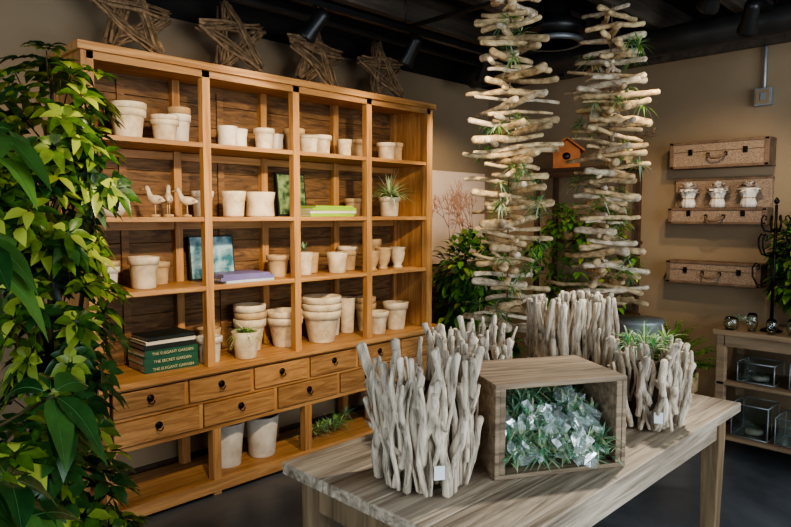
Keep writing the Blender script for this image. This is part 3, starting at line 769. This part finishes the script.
bush('potted_ficus', 4.53, .97, [((0, .02, .30), (.08, .18, .14)), ((0, .03, .50), (.08, .18, .18))], 620, .09, .05, ['leaf_m', 'leaf_d', 'leaf_l'], .07, .14, wn=0, lim=(4.65, 9), z=.801, stems=4)

# ------------------------------------------------------------------ track lights
def rail(y, z, x0, x1, heads, name):
    b = MB(); b.box((x0, y-.018, z), (x1, y+.018, z+.03), 'black')
    for x in (x0+.3, (x0+x1)/2, x1-.3): b.tube([(x, y, z+.03), (x, y, ZC)], .006, 'black', 6)
    for (x, tx, ty, tz) in heads:
        b.tube([(x, y, z), (x, y, z-.06)], .010, 'black', 8)
        d = (Vector((tx, ty, tz))-Vector((x, y, z-.09))).normalized()
        q = d.to_track_quat('Z', 'Y').to_matrix()
        b.lathe([(0, -.09), (.03, -.085), (.038, -.06), (.038, .03), (.05, .07), (.05, .085), (.044, .085), (.034, .04), (0, .03)], (x, y, z-.09), 'black', 20, q)
    b.obj(name)
heads1 = [(2.05, 1.6, 3.3, 1.5), (2.75, 2.7, 3.3, 1.5), (3.45, 3.9, 3.4, 1.3)]
heads2 = [(1.0, 1.6, 3.2, 1.35), (1.95, 2.6, 3.2, 1.3), (3.15, 4.4, 2.3, 1.2), (3.66, 4.6, 1.6, 1.5)]  # the head aimed at the étagère is added to go with its fill spot
rail(2.62, 2.54, 1.0, 4.4, heads1, 'track_light_rail')
rail(1.10, 2.60, .6, 4.4, heads2, 'track_light_rail')
b = MB(); b.tube([(XF+.1, 2.95, 2.60), (1., 2.95, 2.60), (4.6, 2.95, 2.60)], .022, 'duct', 12)
for x in (0, 2, 4): b.tube([(x, 2.95, 2.62), (x, 2.95, ZC)], .005, 'black', 6)
b.obj('ceiling_pipe')
b = MB(); pts = []; rad = []
for i in range(60):
    pts.append((4.05, -1.9+5.1*i/59, 2.57)); rad.append(.082 if i % 4 else .088)
b.tube(pts, rad, 'duct', 20)
for y in (-1, .5, 2.0, 3.0): b.tube([(4.05, y, 2.6), (4.05, y, ZC)], .006, 'black', 6)
b.obj('ceiling_air_duct')
b = MB(); b.tube([(1.9, .4, 2.66), (4.58, .4, 2.66)], .014, 'zinc', 8); b.tube([(2.9, -1.9, 2.645), (2.9, 3.3, 2.645)], .014, 'duct', 8)
b.obj('ceiling_conduit')
b = MB(); b.lathe([(0, 0), (.05, 0), (.14, .02), (.18, .06), (.18, .10), (.1, .14), (.09, .17), (.09, .36), (0, .36)], (0, 0, 0), 'black', 36)
for k in range(5):
    b.lathe([(.04+.03*k, -.004), (.046+.03*k, -.004), (.046+.03*k, .02), (.04+.03*k, .02)], (0, 0, 0), 'zinc', 30)
b.obj('round_ceiling_vent', (3.35, 2.05, 2.49))

# ------------------------------------------------------------------ lights
def light(kind, name, loc, target, power, col, size=None, sy=None, angle=None, blend=.7):
    l = bpy.data.lights.new(name, kind); l.energy = power; l.color = col
    if kind == 'AREA':
        l.shape = 'RECTANGLE'; l.size = size; l.size_y = sy or size
    if kind == 'SPOT':
        l.spot_size = math.radians(angle); l.spot_blend = blend; l.shadow_soft_size = size or .05
    o = bpy.data.objects.new(name, l); scene.collection.objects.link(o)
    o.location = loc; o.rotation_euler = (Vector(target)-Vector(loc)).to_track_quat('-Z', 'Y').to_euler()
    return o
warm = (1, .79, .54); cool = (.84, .92, 1)
light('AREA', 'daylight_window_right', (2.0, YR-.15, 1.5), (2.2, 1, 1.0), 135, cool, 3.5, 1.9)
light('AREA', 'daylight_window_front', (XF-.15, .7, 1.5), (1, 1.2, 1.1), 72, cool, 3.5, 1.9)
for i, (x, tx, ty, tz) in enumerate(heads2[:2]):
    light('SPOT', 'etagere_fill_spot', (x, 1.12, 2.40), (tx, ty, tz), 225, warm, .05, angle=62, blend=.95)
light('SPOT', 'etagere_fill_spot', (3.19, 1.14, 2.38), (4.4, 2.3, 1.2), 55, warm, .05, angle=62, blend=.9)  # added fill to brighten the étagère plants
light('SPOT', 'etagere_fill_spot', (3.66, 1.14, 2.38), (4.6, 1.6, 1.3), 36, warm, .05, angle=84, blend=.9)
for (x, tx, ty, tz), p in zip(heads1, (16, 20, 46)):
    light('SPOT', 'etagere_fill_spot', (x+.03, 2.66, 2.36), (tx, ty, tz), p, warm, .05, angle=90)
light('SPOT', 'etagere_fill_spot', (2.7, .95, 2.42), (1.9, 1.1, .8), 135, (1, .92, .81), .05, angle=62, blend=.8)  # added fill to brighten the table top, no track head carries it
w = bpy.data.worlds.new('daylight_sky'); scene.world = w; w.use_nodes = True
bg = w.node_tree.nodes['Background']; bg.inputs['Color'].default_value = (.62, .78, 1, 1); bg.inputs['Strength'].default_value = .6

# ------------------------------------------------------------------ camera
cam = bpy.data.cameras.new('camera'); cam.sensor_width = 36; cam.lens = 643/791*36; cam.clip_start = .05
co = bpy.data.objects.new('camera', cam); scene.collection.objects.link(co)
co.location = (0, 0, 1.5)
th = math.atan(48.5/643)
d = Vector((math.cos(math.pi/4)*math.cos(th), math.sin(math.pi/4)*math.cos(th), -math.sin(th)))
co.rotation_euler = d.to_track_quat('-Z', 'Y').to_euler()
scene.camera = co
try:
    scene.view_settings.view_transform = 'AgX'
    scene.view_settings.look = 'AgX - Medium High Contrast'
except Exception as e:
    print(e)
